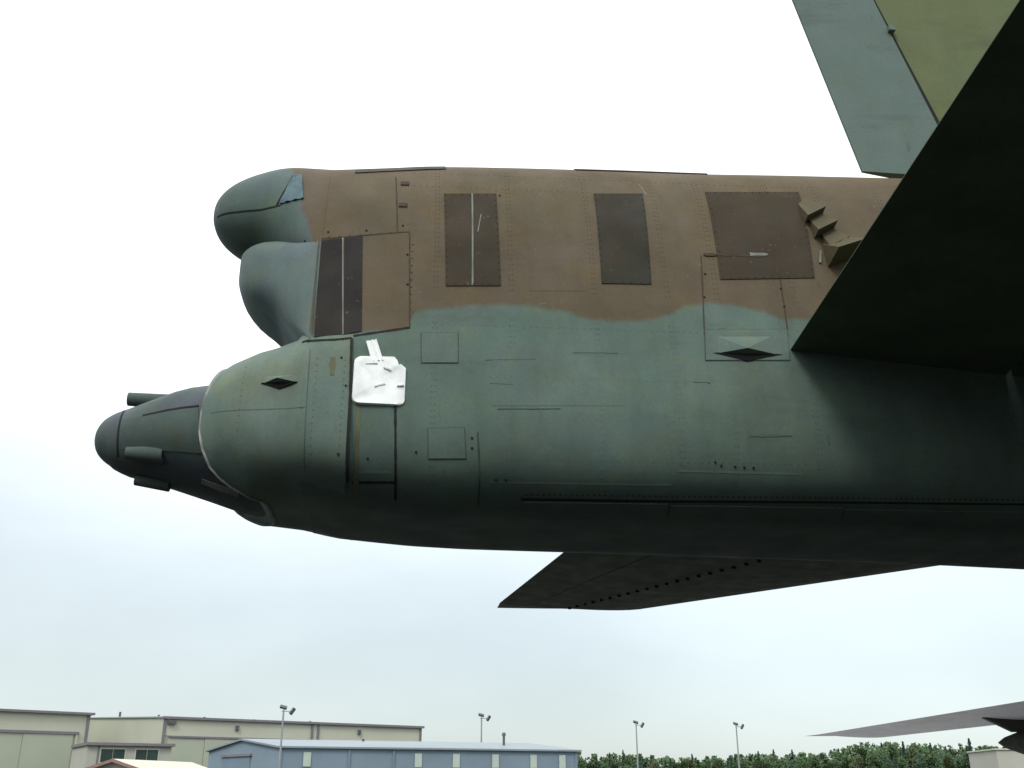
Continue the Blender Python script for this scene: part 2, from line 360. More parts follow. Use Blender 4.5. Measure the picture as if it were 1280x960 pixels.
# --- antenna and repaint panels on the upper side
for q, m in (([(0.235, 5.698), (0.427, 5.712), (0.429, 4.859), (0.256, 4.849)], 'dkbrown'), ([(0.45, 5.714), (0.614, 5.725), (0.63, 4.87), (0.445, 4.86)], 'dkbrown'),
             ([(1.339, 5.779), (1.709, 5.808), (1.676, 4.938), (1.328, 4.926)], 'dkgrey'), ([(2.195, 5.866), (2.934, 5.921), (2.863, 5.056), (2.173, 5.006)], 'dkbrown'),
             ([(-0.600, 5.185), (-0.465, 5.215), (-0.412, 4.43), (-0.585, 4.40)], 'black'), ([(-0.445, 5.223), (-0.324, 5.244), (-0.285, 4.462), (-0.394, 4.43)], 'black')):
    plate('antenna_panel', FUS, q, 0.006, 0.016, M[m], fus, 8, 14)
strip('divider', FUS, [(0.439, 5.712), (0.437, 4.862)], 0.012, 0.008, M['pale'], fus)
strip('divider', FUS, [(-0.456, 5.22), (-0.403, 4.43)], 0.010, 0.008, M['pale'], fus)
strip('scratch', FUS, [(0.50, 5.50), (0.475, 5.33)], 0.008, 0.008, M['pale'], fus)
strip('scratch', FUS, [(1.70, 5.93), (1.735, 5.80)], 0.008, 0.002, M['pale'], fus)
strip('scratch', FUS, [(2.08, 5.22), (2.50, 5.225)], 0.018, 0.008, M['seam3'], fus, jit=0.6)
strip('scratch', FUS, [(2.42, 5.24), (2.55, 5.245)], 0.022, 0.009, M['pale'], fus, jit=0.5)
# --- joints
for pts, wd, m in (([(-0.60, 5.205), (-0.084, 5.295), (-0.001, 5.307)], 0.010, 'seam3'), ([(-0.60, 4.375), (-0.359, 4.418), (0.025, 4.506)], 0.014, 'seam'), ([(-0.001, 5.299), (0.025, 4.506)], 0.009, 'seam3'),
                   ([(-0.118, 5.883), (-0.084, 5.295)], 0.009, 'seam3'), ([(2.06, 5.211), (2.008, 4.586)], 0.009, 'seam3'), ([(2.608, 5.029), (2.592, 4.613)], 0.009, 'seam3'),
                   ([(-0.046, 3.939), (-0.02, 3.395)], 0.015, 'seam'), ([(-0.292, 3.467), (-0.026, 3.467)], 0.012, 'seam'), ([(0.474, 3.77), (0.505, 3.375)], 0.010, 'seam2'),
                   ([(0.52, 4.28), (0.85, 4.30)], 0.006, 'seam4'), ([(0.55, 4.11), (0.70, 4.105)], 0.006, 'seam4')):
    strip('joint', FUS, pts, wd, 0.002, M[m], fus, jit=0.25)
strip('primer_streak', FUS, [(-0.272, 3.92), (-0.268, 3.42)], 0.030, 0.0025, M['yellow'], fus, jit=0.3)
for X, z in ((-0.05, 5.80), (-0.055, 5.56)):
    plate('latch', FUS, [(X - 0.03, z + 0.018), (X + 0.03, z + 0.02), (X + 0.03, z - 0.018), (X - 0.03, z - 0.02)], 0.008, 0.014, M['seam3'], fus, 2, 2)
def access(q, m, gap, screws, mg):
    cx = sum(p[0] for p in q) / 4; cz = sum(p[1] for p in q) / 4
    gq = [(p[0] + math.copysign(gap, p[0] - cx), p[1] + math.copysign(gap, p[1] - cz)) for p in q]
    plate('panel_gap', FUS, gq, 0.0022, 0.008, M[mg], fus, 5, 5)
    plate('access_panel', FUS, q, 0.006, 0.010, M[m], fus, 5, 5)
    for i, p in enumerate(q):
        if screws: screw(FUS, p[0] + (cx - p[0]) * 0.14, p[1] + (cz - p[1]) * 0.14, 0.009, M['seam'], fus)
access([(0.104, 4.466), (0.34, 4.477), (0.343, 4.25), (0.111, 4.24)], 'grey', 0.005, True, 'seam2')
access([(0.164, 3.781), (0.388, 3.794), (0.403, 3.604), (0.175, 3.598)], 'grey', 0.005, True, 'seam2')
access([(2.012, 4.58), (2.585, 4.608), (2.565, 4.365), (1.99, 4.34)], 'grey', 0.006, True, 'seam2')
for X, z in ((0.439, 3.73), (0.441, 3.667), (0.095, 3.634), (-0.20, 3.59), (1.99, 3.625), (2.03, 3.605), (2.12, 3.60), (2.18, 3.598), (2.24, 3.596), (0.60, 3.49), (0.66, 3.49),
             (0.64, 5.71), (2.07, 5.05), (2.04, 4.85), (2.60, 4.95), (2.60, 4.8), (-0.56, 5.27), (-0.30, 5.30), (-0.05, 5.36), (-0.01, 5.1), (0.0, 4.85)):
    screw(FUS, X, z, 0.009, M['seam'], fus)
for q, m in (([(1.735, 4.36), (1.98, 4.36), (1.98, 3.56), (1.745, 3.56)], 'skin1'), ([(2.0, 4.30), (2.56, 4.32), (2.56, 3.56), (2.0, 3.56)], 'skin1'), ([(0.56, 4.40), (1.42, 4.44), (1.42, 3.98), (0.56, 3.95)], 'skin2'),
             ([(-0.26, 3.92), (-0.07, 3.92), (-0.055, 3.51), (-0.255, 3.51)], 'skin2'), ([(0.83, 5.62), (1.22, 5.65), (1.22, 4.86), (0.83, 4.84)], 'skin3'), ([(0.56, 3.90), (1.70, 3.94), (1.72, 3.48), (0.56, 3.47)], 'skin4')):
    plate('skin_panel', FUS, q, 0.0012, 0.006, M[m], fus, 8, 8)
for pts, wd in (([(2.22, 3.80), (2.50, 3.81)], 0.012), ([(1.88, 4.17), (2.0, 4.17)], 0.006), ([(0.60, 3.93), (1.0, 3.945)], 0.005), ([(1.1, 4.36), (1.4, 4.37)], 0.005), ([(2.74, 3.82), (2.745, 3.76)], 0.008)):
    strip('scuff', FUS, pts, wd, 0.003, M['seam4'], fus, jit=0.7)
# --- row of belly doors along the lower side
for a, b in ((0.79, 1.722), (1.738, 2.882), (2.898, 4.4)):
    plate('belly_door', FUS, [(a, 3.392), (b, 3.398), (b + 0.03, 3.352), (a + 0.03, 3.350)], 0.008, 0.014, M['grey'], fus, 12, 5)
strip('joint', FUS, [(0.77, 3.401), (1.708, 3.407), (2.85, 3.421), (4.4, 3.435)], 0.008, 0.003, M['seam'], fus)
studs('rivet_row', FUS, [(0.80 + i * 0.036, 3.421 + 0.0106 * (i * 0.036)) for i in range(95)], 0.006, M['seam'], fus)
studs('rivet_row', FUS, [(0.025, 4.53 + i * 0.06) for i in range(12)] + [(-0.55 + i * 0.07, 5.225 + i * 0.011) for i in range(8)], 0.006, M['seam3'], fus)
# --- lap joints with their rivet lines round the hull
for X in (0.19, 0.70, 1.27, 1.78, 2.13, 2.68, 3.05, 3.55, 4.05):
    top = 6.0
    for za, zb_, m in ((3.47, 4.60, 'rivg'), (4.84, top, 'rivb')):
        n_ = int((zb_ - za) / 0.042)
        studs('rivet_row', FUS, [(X + 0.012 * d_, za + (zb_ - za) * i / n_) for i in range(n_ + 1) for d_ in (-1, 1)], 0.0042, M[m], fus, 0.002)
for z, xa, xb_, m in ((3.60, 0.6, 4.2, 'rivg'), (3.86, 0.6, 2.4, 'rivg'), (4.15, 0.55, 1.9, 'rivg'), (4.54, 0.1, 2.0, 'rivg'), (5.78, 0.02, 1.3, 'rivb'), (5.95, 0.02, 3.2, 'rivb'), (5.10, 0.66, 1.3, 'rivb')):
    n_ = int((xb_ - xa) / 0.045); studs('rivet_row', FUS, [(xa + (xb_ - xa) * i / n_, z + 0.01 * (xa + (xb_ - xa) * i / n_)) for i in range(n_ + 1)], 0.0042, M[m], fus, 0.002)
for q in ([(0.235, 5.698), (0.614, 5.725), (0.63, 4.87), (0.256, 4.849)], [(1.339, 5.779), (1.709, 5.808), (1.676, 4.938), (1.328, 4.926)], [(2.195, 5.866), (2.934, 5.921), (2.863, 5.056), (2.173, 5.006)]):
    pts = []
    for (a, b_) in zip(q, q[1:] + q[:1]):
        n_ = int(math.hypot(b_[0] - a[0], b_[1] - a[1]) / 0.06); pts += [(a[0] + (b_[0] - a[0]) * i / n_, a[1] + (b_[1] - a[1]) * i / n_) for i in range(n_)]
    cx = sum(p[0] for p in q) / 4; cz = sum(p[1] for p in q) / 4
    studs('rivet_row', FUS, [(p[0] + (cx - p[0]) * 0.05, p[1] + (cz - p[1]) * 0.03) for p in pts], 0.0045, M['black'], fus, 0.009)
# --- flush strips along the spine
for a, b, z0, z1, m in ((-0.42, 0.25, 5.93, 6.03, 'strake'), (1.25, 2.3, 6.12, 6.17, 'strake')):
    plate('spine_strake', FUS, [(a, z0 + 0.06), (b, z1 + 0.06), (b, z1), (a, z0)], 0.008, 0.014, M[m], fus, 14, 3)
# --- air scoop on its panel, dark mouth below a faceted hood
def hood(name, T, A, B, Tl, Tr, P, depth, m, parent, mouth_drop):
    a, b, l, r = on(T, *A, -0.004), on(T, *B, -0.004), on(T, *Tl, -0.004), on(T, *Tr, -0.004)
    p = on(T, *P, depth)
    o = mesh(name, [a, b, l, r, p], [(0, 4, 2), (2, 4, 3), (3, 4, 1), (0, 1, 4), (0, 2, 3, 1)], M[m], parent)
    q = [(A[0] + 0.01, A[1] + 0.004), (P[0], P[1] + 0.004), (B[0] - 0.01, B[1] + 0.004), (P[0], A[1] - mouth_drop)]
    v = [on(T, x, z, 0.009) for x, z in q] + [on(T, x, z, -0.004) for x, z in q]
    mesh('mouth', v, [(0, 3, 2, 1), (0, 1, 5, 4), (1, 2, 6, 5), (2, 3, 7, 6), (3, 0, 4, 7), (4, 5, 6, 7)], M['hole'], o if o.parent is AC else parent)
    return o
hood('air_scoop', FUS, (2.035, 4.392), (2.53, 4.40), (2.06, 4.55), (2.50, 4.57), (2.27, 4.415), 0.055, 'grey', fus, 0.05)
# --- stepped louvre stack behind the large dark panel
def louvre(a, b, c, d, depth):
    P = [on(FUS, *a, -0.005), on(FUS, *b, -0.005), on(FUS, *c, -0.005), on(FUS, *d, -0.005)]
    Q = [on(FUS, *a, 0.01), on(FUS, *b, 0.01), on(FUS, *c, depth), on(FUS, *d, depth)]
    return mesh('louvre', P + Q, [(0, 1, 2, 3), (4, 7, 6, 5), (0, 4, 5, 1), (1, 5, 6, 2), (2, 6, 7, 3), (3, 7, 4, 0)], M['olivebrown'], fus)
for dx, dz, ln in ((-0.07, 0.0, 0.20), (-0.03, -0.15, 0.22), (0.03, -0.29, 0.21), (0.02, -0.41, 0.40)):
    louvre((2.955 + dx, 5.77 + dz), (3.03 + dx, 5.84 + dz), (3.03 + dx + ln * 0.45, 5.83 + dz - 0.16), (2.93 + dx + 0.03, 5.66 + dz - 0.09), 0.085 + 0.7 * (ln - 0.2))
strip('pale_scuff', FUS, [(2.950, 5.30), (2.925, 5.19)], 0.016, 0.012, M['pale'], fus)

# --- rounded tail domes above the turret; they fair into the hull section at their forward end
def hullhw(X, z):
    return YC - ynear(FUS, X, z)
XJ = -0.595
def dome(name, Xc, zc, Lx, ht, hb, w_, n, pw, pt, zt1, zb1, xb, xz, m, table=None):
    K = 96; rows = []; x0 = Xc - Lx
    xs = [x0 + 0.0005 + (xb - x0) * (i / 26) ** 2 for i in range(27)] + lin(xb, XJ, 14)[1:]
    for X in xs:
        s = math.sqrt(max(0.0, 1 - min(1.0, (Xc - X) / Lx) ** 2)); t = max(0, (X - xb) / (XJ - xb)); q = t * t * (3 - 2 * t); t = max(0, (X - xz) / (XJ - xz)); qz = t ** 1.5
        zt, zb, ww = zc + ht * s ** pt, zc - hb * s ** pt, w_ * s ** pw
        if table: zt, zb, ww = station(table, X)
        rows.append((X, zt + (zt1 - zt) * q, zb + (zb1 - zb) * qz, ww, q))
    v = []
    for X, zt, zb, ww, q in rows:
        nn = n
        for a in ANG(K):
            c, s = math.cos(a), math.sin(a); sz = math.copysign(abs(s) ** (2 / nn), s); z = (zt + zb) / 2 + (zt - zb) / 2 * sz
            yl = ww * abs(c) ** (2 / nn); yf = (hullhw(XJ, min(max(z, 3.5), 6.085)) + 0.002) * min(1.0, abs(c) * 6)
            v.append(Vector((X, YC + math.copysign(yl + (yf - yl) * q, c), z)))
    f = [(i * K + j, i * K + (j + 1) % K, (i + 1) * K + (j + 1) % K, (i + 1) * K + j) for i in range(len(rows) - 1) for j in range(K)]
    f += [tuple(range(K))[::-1], tuple(range((len(rows) - 1) * K, len(rows) * K))]
    o = mesh(name, v, f, M[m], AC, True, 60)
    def near(X, z):
        zt, zb, ww, q = station(rows, X); sz = (z - (zt + zb) / 2) / ((zt - zb) / 2)
        if abs(sz) >= 0.9999: return YC
        e = (1 - abs(sz) ** n) ** (1 / n); yl = ww * e; yf = (hullhw(XJ, min(max(z, 3.5), 6.085)) + 0.002) * min(1.0, e ** (n / 2) * 6)
        return YC - (yl + (yf - yl) * q)
    return o, near
DU, TU = dome('upper_tail_dome', -0.498, 5.711, 0.980, 0.408, 0.408, 0.50, 2.4, 0.80, 0.884, 6.09, 5.15, -1.12, -1.12, 'dome_camo')
TLO = [(-1.2420, 5.34, 5.22, 0.015), (-1.2405, 5.37, 5.18, 0.050), (-1.236, 5.385, 5.140, 0.092), (-1.226, 5.39, 5.105, 0.135), (-1.210, 5.39, 5.058, 0.192), (-1.185, 5.39, 5.010, 0.256), (-1.145, 5.395, 4.960, 0.326),
       (-1.095, 5.40, 4.913, 0.384), (-1.035, 5.405, 4.870, 0.427), (-0.955, 5.41, 4.820, 0.452), (-0.875, 5.41, 4.778, 0.460), (-0.785, 5.39, 4.73, 0.470), (-0.595, 5.30, 4.64, 0.48)]
DL, TL = dome('lower_tail_dome', -0.60, 5.12, 0.642, 0.20, 0.264, 0.55, 3.4, 0.50, 1.0, 5.22, 4.36, -1.02, -0.93, 'dome', TLO)
tag(DU, 'grey green rounded dome at the top of the tail'); tag(DL, 'grey green rounded dome below the top one')
strip('joint', TU, [(-1.42, 5.63), (-1.25, 5.60), (-1.08, 5.585), (-0.93, 5.58)], 0.012, 0.002, M['seam'], DU)
strip('joint', TU, [(-0.96, 5.58), (-0.90, 5.72), (-0.86, 5.86)], 0.016, 0.002, M['seam'], DU)
plate('torn_tape', TU, [(-0.855, 5.86), (-0.80, 5.86), (-0.76, 5.60), (-0.93, 5.59)], 0.006, 0.010, M['tarp'], DU, 6, 8, lambda s, t: 0.012 * math.sin(9 * s + 5 * t) ** 2)
for X, z in ((-1.05, 5.19), (-0.95, 5.20), (-0.83, 5.215), (-0.72, 5.225)): screw(TU, X, z, 0.008, M['seam'], DU)
strip('joint', TL, [(-0.615, 5.15), (-0.60, 4.42)], 0.008, 0.002, M['seam2'], DL)

# --- turret: collar with notched rear lip, radome cone, stub barrels
NT = [(-1.0, 0.44), (-0.977, 0.41), (-0.953, 0.335), (-0.884, 0.215), (-0.814, 0.146), (-0.703, 0.085), (-0.485, 0.034), (-0.2, 0.0), (0.1, 0.0), (0.556, 0.04), (1.0, 0.11)]
def notch(s):
    for (a, p), (b_, q) in zip(NT, NT[1:]):
        if s <= b_: return p + (q - p) * (s - a) / (b_ - a)
    return NT[-1][1]
co = loft('turret_collar', COLL, lin(-1.30, -1.20, 8) + lin(-1.18, -0.335, 26), M['collar'], AC, 192, notch)
b = MB(); K = 192
def lip(off):
    out = []
    for a in ANG(K):
        x = -1.30 + notch(math.sin(a)); S = list(station(COLL, x)); S[0] += off; S[1] -= off; S[2] += off
        out.append(ringpt(S, x, a))
    return out
o1, o2 = lip(0.010), lip(-0.006)
v = [p + Vector((-0.007, 0, 0)) for p in o1] + [p + Vector((0.010, 0, 0)) for p in o1] + [p + Vector((0.010, 0, 0)) for p in o2] + [p + Vector((-0.007, 0, 0)) for p in o2]
f = [(r * K + j, r * K + (j + 1) % K, ((r + 1) % 4) * K + (j + 1) % K, ((r + 1) % 4) * K + j) for r in range(4) for j in range(K)]
mesh('rim', v, f, M['rim'], co, True, 30)
strip('joint', COLL, [(-0.345, 4.40), (-0.330, 4.0), (-0.322, 3.7), (-0.318, 3.46)], 0.015, 0.004, M['seam'], co, jit=0.2)
hood('collar_scoop', COLL, (-0.905, 4.075), (-0.650, 4.065), (-0.89, 4.13), (-0.67, 4.125), (-0.775, 4.085), 0.05, 'collar', co, 0.045)
strip('primer_streak', COLL, [(-0.455, 4.25), (-0.45, 4.12)], 0.035, 0.002, M['yellow'], co, jit=0.3)
strip('joint', COLL, [(-0.66, 4.375), (-0.60, 4.37), (-0.45, 4.385), (-0.345, 4.405)], 0.012, 0.004, M['seam'], co, jit=0.2)
for X in (-1.02, -0.55, -0.375):
    studs('rivet_row', COLL, [(X, 3.56 + 0.045 * i) for i in range(16)], 0.0045, M['rivg'], co, 0.002)
strip('joint', COLL, [(-0.60, 4.30), (-0.585, 3.52)], 0.006, 0.001, M['seam4'], co)
strip('joint', COLL, [(-1.22, 3.93), (-0.90, 3.90), (-0.60, 3.89)], 0.005, 0.001, M['seam4'], co)
for X, z in ((-0.40, 4.25), (-0.38, 3.60), (-0.36, 4.05)): screw(COLL, X, z, 0.009, M['seam'], co)
CONE = [(-2.095, 3.931, 3.927, 0.004, 2, 0), (-2.092, 3.960, 3.898, 0.031, 2, 0), (-2.086, 3.986, 3.872, 0.057, 2, 0), (-2.077, 4.011, 3.847, 0.082, 2, 0), (-2.064, 4.035, 3.825, 0.106, 2, 0),
        (-2.048, 4.057, 3.805, 0.127, 2, 0), (-2.029, 4.077, 3.787, 0.147, 2, 0), (-2.008, 4.093, 3.770, 0.165, 2, 0), (-1.984, 4.107, 3.755, 0.184, 2, 0), (-1.950, 4.123, 3.728, 0.210, 2.05, 0),
        (-1.900, 4.141, 3.704, 0.236, 2.1, 0), (-1.850, 4.158, 3.684, 0.260, 2.1, 0), (-1.750, 4.198, 3.661, 0.315, 2.1, 0), (-1.650, 4.235, 3.638, 0.370, 2.1, 0), (-1.550, 4.271, 3.611, 0.425, 2.1, 0),
        (-1.440, 4.300, 3.579, 0.475, 2.1, 0), (-1.300, 4.320, 3.537, 0.520, 2.1, 0), (-1.15, 4.38, 3.492, 0.61, 2.15, 0), (-1.0, 4.40, 3.458, 0.69, 2.2, 0), (-0.85, 4.42, 3.452, 0.72, 2.3, 0)]
rd = loft('turret_radome', CONE, [c[0] for c in CONE], M['radome'], AC, 72)
plate('side_panel', CONE, [(-1.86, 4.00), (-1.33, 4.02), (-1.28, 3.72), (-1.84, 3.80)], 0.004, 0.010, M['radome2'], rd, 10, 6)
strip('joint', CONE, [(-1.89, 4.10), (-1.885, 3.95), (-1.88, 3.76)], 0.012, 0.003, M['seam'], rd)
strip('joint', CONE, [(-1.72, 4.01), (-1.33, 4.03)], 0.012, 0.006, M['seam'], rd)
strip('pale_strip', CONE, [(-1.30, 3.588), (-1.16, 3.536), (-1.05, 3.504)], 0.020, 0.006, M['pale'], rd)
def barrel(a, b_, r0, r1):
    bb = MB().tube(a, b_, r0, r1, 14).build('stub_barrel', M['radome2'], rd, True, 40)
    d = (Vector(a) - Vector(b_)).normalized()
    MB().tube(Vector(a) + d * 0.004, Vector(a) - d * 0.01, r0 * 0.6, r0 * 0.6, 12).build('muzzle', M['hole'], rd)
barrel((-1.905, 6.96, 4.225), (-1.60, 6.96, 4.215), 0.048, 0.056)
barrel((-1.80, 6.72, 3.758), (-1.55, 6.69, 3.745), 0.042, 0.062)
barrel((-1.78, 6.95, 3.640), (-1.55, 6.95, 3.610), 0.036, 0.045)

# ------------------------------------------------------------------ lifting surfaces
def foil(u, t):
    """half thickness of a symmetric section at chord fraction u from the leading edge"""
    return 5 * t * (0.2969 * math.sqrt(u) - 0.126 * u - 0.3516 * u * u + 0.2843 * u ** 3 - 0.1036 * u ** 4)
def surface(name, LE0, TE0, LE1, TE1, t0, t1, u0, u1, m, parent, nrm, ns=14, nu=14):
    """wing-like solid between root and tip chords, from chord fraction u0 to u1"""
    LE0, TE0, LE1, TE1, nrm = map(Vector, (LE0, TE0, LE1, TE1, nrm)); v = []; f = []
    us = [u0 + (u1 - u0) * (1 - math.cos(math.pi * i / nu)) / 2 for i in range(nu + 1)]
    loop = [(u, 1) for u in us] + [(u, -1) for u in reversed(us)]
    ss = [i / ns for i in range(ns + 1)]
    for s in ss:
        le = LE0.lerp(LE1, s); te = TE0.lerp(TE1, s); c = (te - le).length; t = t0 + (t1 - t0) * s
        for u, sg in loop:
            h = (foil(u, t) + 0.0004) * c - 0.0
            v.append(le.lerp(te, u) + nrm * h * sg)
    K_ = len(loop)
    for i in range(ns):
        f += [(i * K_ + j, i * K_ + (j + 1) % K_, (i + 1) * K_ + (j + 1) % K_, (i + 1) * K_ + j) for j in range(K_)]
    f += [tuple(range(K_))[::-1], tuple(range(ns * K_, (ns + 1) * K_))]
    return mesh(name, v, f, m, parent, True, 35)
for sg in (-1, 1):
    y = lambda d: YC + sg * d
    zS = 4.45
    args = ((10.6, y(0.5), zS), (2.63, y(0.5), zS), (4.15, y(9.45), zS), (1.68, y(9.45), zS), 0.085, 0.07)
    st = surface('horizontal_stabilizer', *args, 0.0, 0.80, M['stab'], AC, (0, 0, 1), 16, 18)
    surface('elevator', *args, 0.806, 1.0, M['stab'], st, (0, 0, 1), 16, 8)
    tipc = MB()
    A_, B_ = Vector((4.15, y(9.45), zS)), Vector((1.68, y(9.45), zS)); n = 14
    vv = []
    for i in range(n + 1):
        u = i / n; p = A_.lerp(B_, u); h = (foil(u, 0.07) + 0.0012) * 2.47; o_ = (0.45 * math.sqrt(max(0, 1 - (1 - u) ** 2.2)) * (1 - 0.0 * u)) if i else 0.0
        vv += [p + Vector((0, 0, h)), p + Vector((0, 0, -h)), p + Vector((0, sg * max(0.02, o_), -0.01))]
    ff = []
    for i in range(n):
        k = i * 3; ff += [(k, k + 3, k + 5, k + 2), (k + 1, k + 2, k + 5, k + 4), (k, k + 1, k + 4, k + 3)]
    ff += [(0, 2, 1), (n * 3, n * 3 + 1, n * 3 + 2)]
    mesh('tip_cap', vv, ff, M['stab'], st, True, 40)
    if sg == 1:
        for i in range(36):                      # little vanes in a row under the far tailplane
            s = 0.10 + 0.89 * i / 35
            le = Vector((10.6, y(0.5), zS)).lerp(Vector((4.15, y(9.45), zS)), s); te = Vector((2.63, y(0.5), zS)).lerp(Vector((1.68, y(9.45), zS)), s)
            p = le.lerp(te, 0.56); h = foil(0.56, 0.085 - 0.015 * s) * (te - le).length
            MB().box(p + Vector((-0.035, -0.02, -h - 0.025)), (0.05, 0.02, 0), (0, 0.03, 0), (0, 0, 0.045)).build('vane', M['hole'], st)
# fin and rudder
FA = ((12.0, YC, 6.2), (3.80, YC, 6.2), (6.2, YC, 12.6), (2.30, YC, 12.6))
fin = surface('tail_fin', FA[0], FA[1], FA[2], FA[3], 0.06, 0.06, 0.0, 0.881, M['olive'], AC, (0, 1, 0), 14, 18)
tag(fin, 'olive green tail fin')
def rud():
    # rudder: trailing edge and hinge line both swept aft, foot cut off above the hull
    te0, te1 = Vector((3.77, YC, 6.53)), Vector((2.33, YC, 12.6)); h0, h1 = Vector((4.62, YC, 6.46)), Vector((2.81, YC, 12.6))
    v = []
    n = 12
    for i in range(n + 1):
        s = i / n; a = te0.lerp(te1, s); b_ = h0.lerp(h1, s)
        if i == 0: b_.z = 6.47
        th = 0.20 - 0.12 * s
        v += [a + Vector((0, -0.012, 0)), a + Vector((0, 0.012, 0)), b_ + Vector((0, th / 2, 0)), b_ + Vector((0, -th / 2, 0))]
    f = [(i * 4 + j, i * 4 + (j + 1) % 4, i * 4 + 4 + (j + 1) % 4, i * 4 + 4 + j) for i in range(n) for j in range(4)] + [(3, 2, 1, 0), (n * 4, n * 4 + 1, n * 4 + 2, n * 4 + 3)]
    return mesh('rudder', v, f, M['rudder'], fin)
tag(rud(), 'grey rudder behind the olive fin')
MB().tube((4.70, YC, 6.35), (2.80, YC, 12.55), 0.075, 0.03, 10).build('hinge_tube', M['seam'], fin)
MB().box((4.155, YC - 0.125, 7.96), (0.06, 0, 0), (0, 0.10, 0), (0, 0, 0.05)).build('hinge_fitting', M['rudder'], fin)

# port wing, seen far beyond under the tail
WA = ((39.2, YC + 1.0, 6.0), (28.6, YC + 1.0, 5.9), (18.3, 37.6, 3.50), (15.6, 38.0, 3.50))
wg = surface('wing', *WA, 0.12, 0.085, 0.0, 0.80, M['wing'], AC, (0, 0, 1), 20, 18)
surface('flap', *WA, 0.12, 0.085, 0.803, 1.0, M['wing'], wg, (0, 0, 1), 20, 6)
mesh('wing_tip', [(18.3, 37.6, 3.5), (17.2, 37.75, 3.62), (16.3, 37.9, 3.56), (15.6, 38.0, 3.5), (16.3, 37.9, 3.45), (17.2, 37.75, 3.4), (16.9, 38.4, 3.47), (15.25, 38.5, 3.46)],
     [(0, 1, 6), (1, 2, 6), (2, 7, 6), (2, 3, 7), (3, 4, 7), (4, 6, 7), (4, 5, 6), (5, 0, 6), (0, 5, 4, 3, 2, 1)], M['wing'], wg)
tk = MB().lathe([(0, 0.02), (0.25, 0.17), (0.9, 0.38), (2.4, 0.53), (4.2, 0.55), (5.6, 0.44), (6.6, 0.22), (7.0, 0.03)], (19.45, 32.8, 3.03), (1, 0.02, 0.01), 24).build('wing_tank', M['dkgreen'], AC, True, 40)
mesh('pylon', [(18.9, 32.72, 3.86), (24.6, 32.72, 4.3), (24.2, 32.72, 3.4), (20.0, 32.72, 3.36), (18.9, 32.9, 3.86), (24.6, 32.9, 4.3), (24.2, 32.9, 3.4), (20.0, 32.9, 3.36)],
     [(0, 1, 2, 3), (7, 6, 5, 4), (0, 4, 5, 1), (1, 5, 6, 2), (2, 6, 7, 3), (3, 7, 4, 0)], M['dkgreen'], tk)
# starboard wing, reaching past the camera's right
WS = tuple((p[0], 2 * YC - p[1], p[2]) for p in WA)
ws_ = surface('wing', *WS, 0.12, 0.085, 0.0, 0.80, M['wing'], AC, (0, 0, 1), 20, 18)
surface('flap', *WS, 0.12, 0.085, 0.803, 1.0, M['wing'], ws_, (0, 0, 1), 20, 6)
# engine pod further in, and the wheels that carry it all
pd = MB().lathe([(0, 0.55), (1.0, 0.72), (3.2, 0.80), (4.6, 0.74), (4.8, 0.62)], (24.5, 26.0, 3.1), (1, 0, 0.02), 24).build('engine_pod', M['dkgreen'], AC, True, 40)
MB().box((24.9, 25.9, 3.7), (3.6, 0, 0.2), (0, 0.2, 0), (0, 0, 1.0)).build('pylon', M['dkgreen'], pd)
for X in (20.5, 33.5):
    for s in (-1, 1):
        lg = MB().tube((X, YC + s * 0.9, 1.9), (X, YC + s * 1.15, 0.62), 0.13, 0.11, 12).tube((X, YC + s * 0.75, 0.62), (X, YC + s * 1.55, 0.62), 0.08, 0.08, 10).build('landing_gear', M['metal'], AC, True)
        for d in (-0.38, 0.38):
            yy = YC + s * 1.15 + d
            wh = MB().lathe([(-0.16, 0.40), (-0.15, 0.56), (-0.08, 0.62), (0.08, 0.62), (0.15, 0.56), (0.16, 0.40)], (X, yy, 0.62), (0, 1, 0), 28).build('wheel', M['tyre'], lg, True)

# ------------------------------------------------------------------ white plastic sheet taped on
ws = empty('plastic_sheet', on(FUS, -0.15, 3.93, 0.02), 'white square plastic sheet with rounded corners taped to the bomber tail', 'plastic sheet')
def rounded(name, x0, x1, z0, z1, m, parent, off, thick, n=40, r=0.045):
    pts = []
    for cx, cz, a0 in ((x1 - r, z1 - r, 0), (x0 + r, z1 - r, 90), (x0 + r, z0 + r, 180), (x1 - r, z0 + r, 270)):
        for i in range(7):
            a = R(a0 + 15 * i); pts.append((cx + r * math.cos(a), cz + r * math.sin(a)))
    # torn notch in the upper right corner
    pts = [p for i, p in enumerate(pts) if i > 6]
    pts = [(x1, z1 - 0.075), (x1 - 0.030, z1 - 0.052), (x1 - 0.042, z1 - 0.060), (x1 - 0.055, z1 - 0.020), (x1 - 0.075, z1 + 0.004)] + pts
    cxm, czm = (x0 + x1) / 2, (z0 + z1) / 2; v = []; f = []; k = len(pts); rings = [1, 0.97, 0.9, 0.75, 0.55, 0.3]
    for q in rings:
        for p in pts:
            x, z = cxm + (p[0] - cxm) * q, czm + (p[1] - czm) * q
            e = 0.0 if q == 1 else 0.010 + 0.006 * math.sin(31 * x + 17 * z) + 0.004 * math.sin(60 * z - 20 * x)
            v.append(on(FUS, x, z, off + e))
    v.append(on(FUS, cxm, czm, off + 0.012))
    for a in range(len(rings) - 1):
        f += [(a * k + i, a * k + (i + 1) % k, (a + 1) * k + (i + 1) % k, (a + 1) * k + i) for i in range(k)]
    f += [((len(rings) - 1) * k + i, (len(rings) - 1) * k + (i + 1) % k, len(v) - 1) for i in range(k)]
    base = len(v); v += [on(FUS, p[0], p[1], off - thick) for p in pts]
    f += [(i, base + i, base + (i + 1) % k, (i + 1) % k) for i in range(k)] + [tuple(range(base, base + k))]
    return mesh(name, v, f, M[m], parent, True, 50)
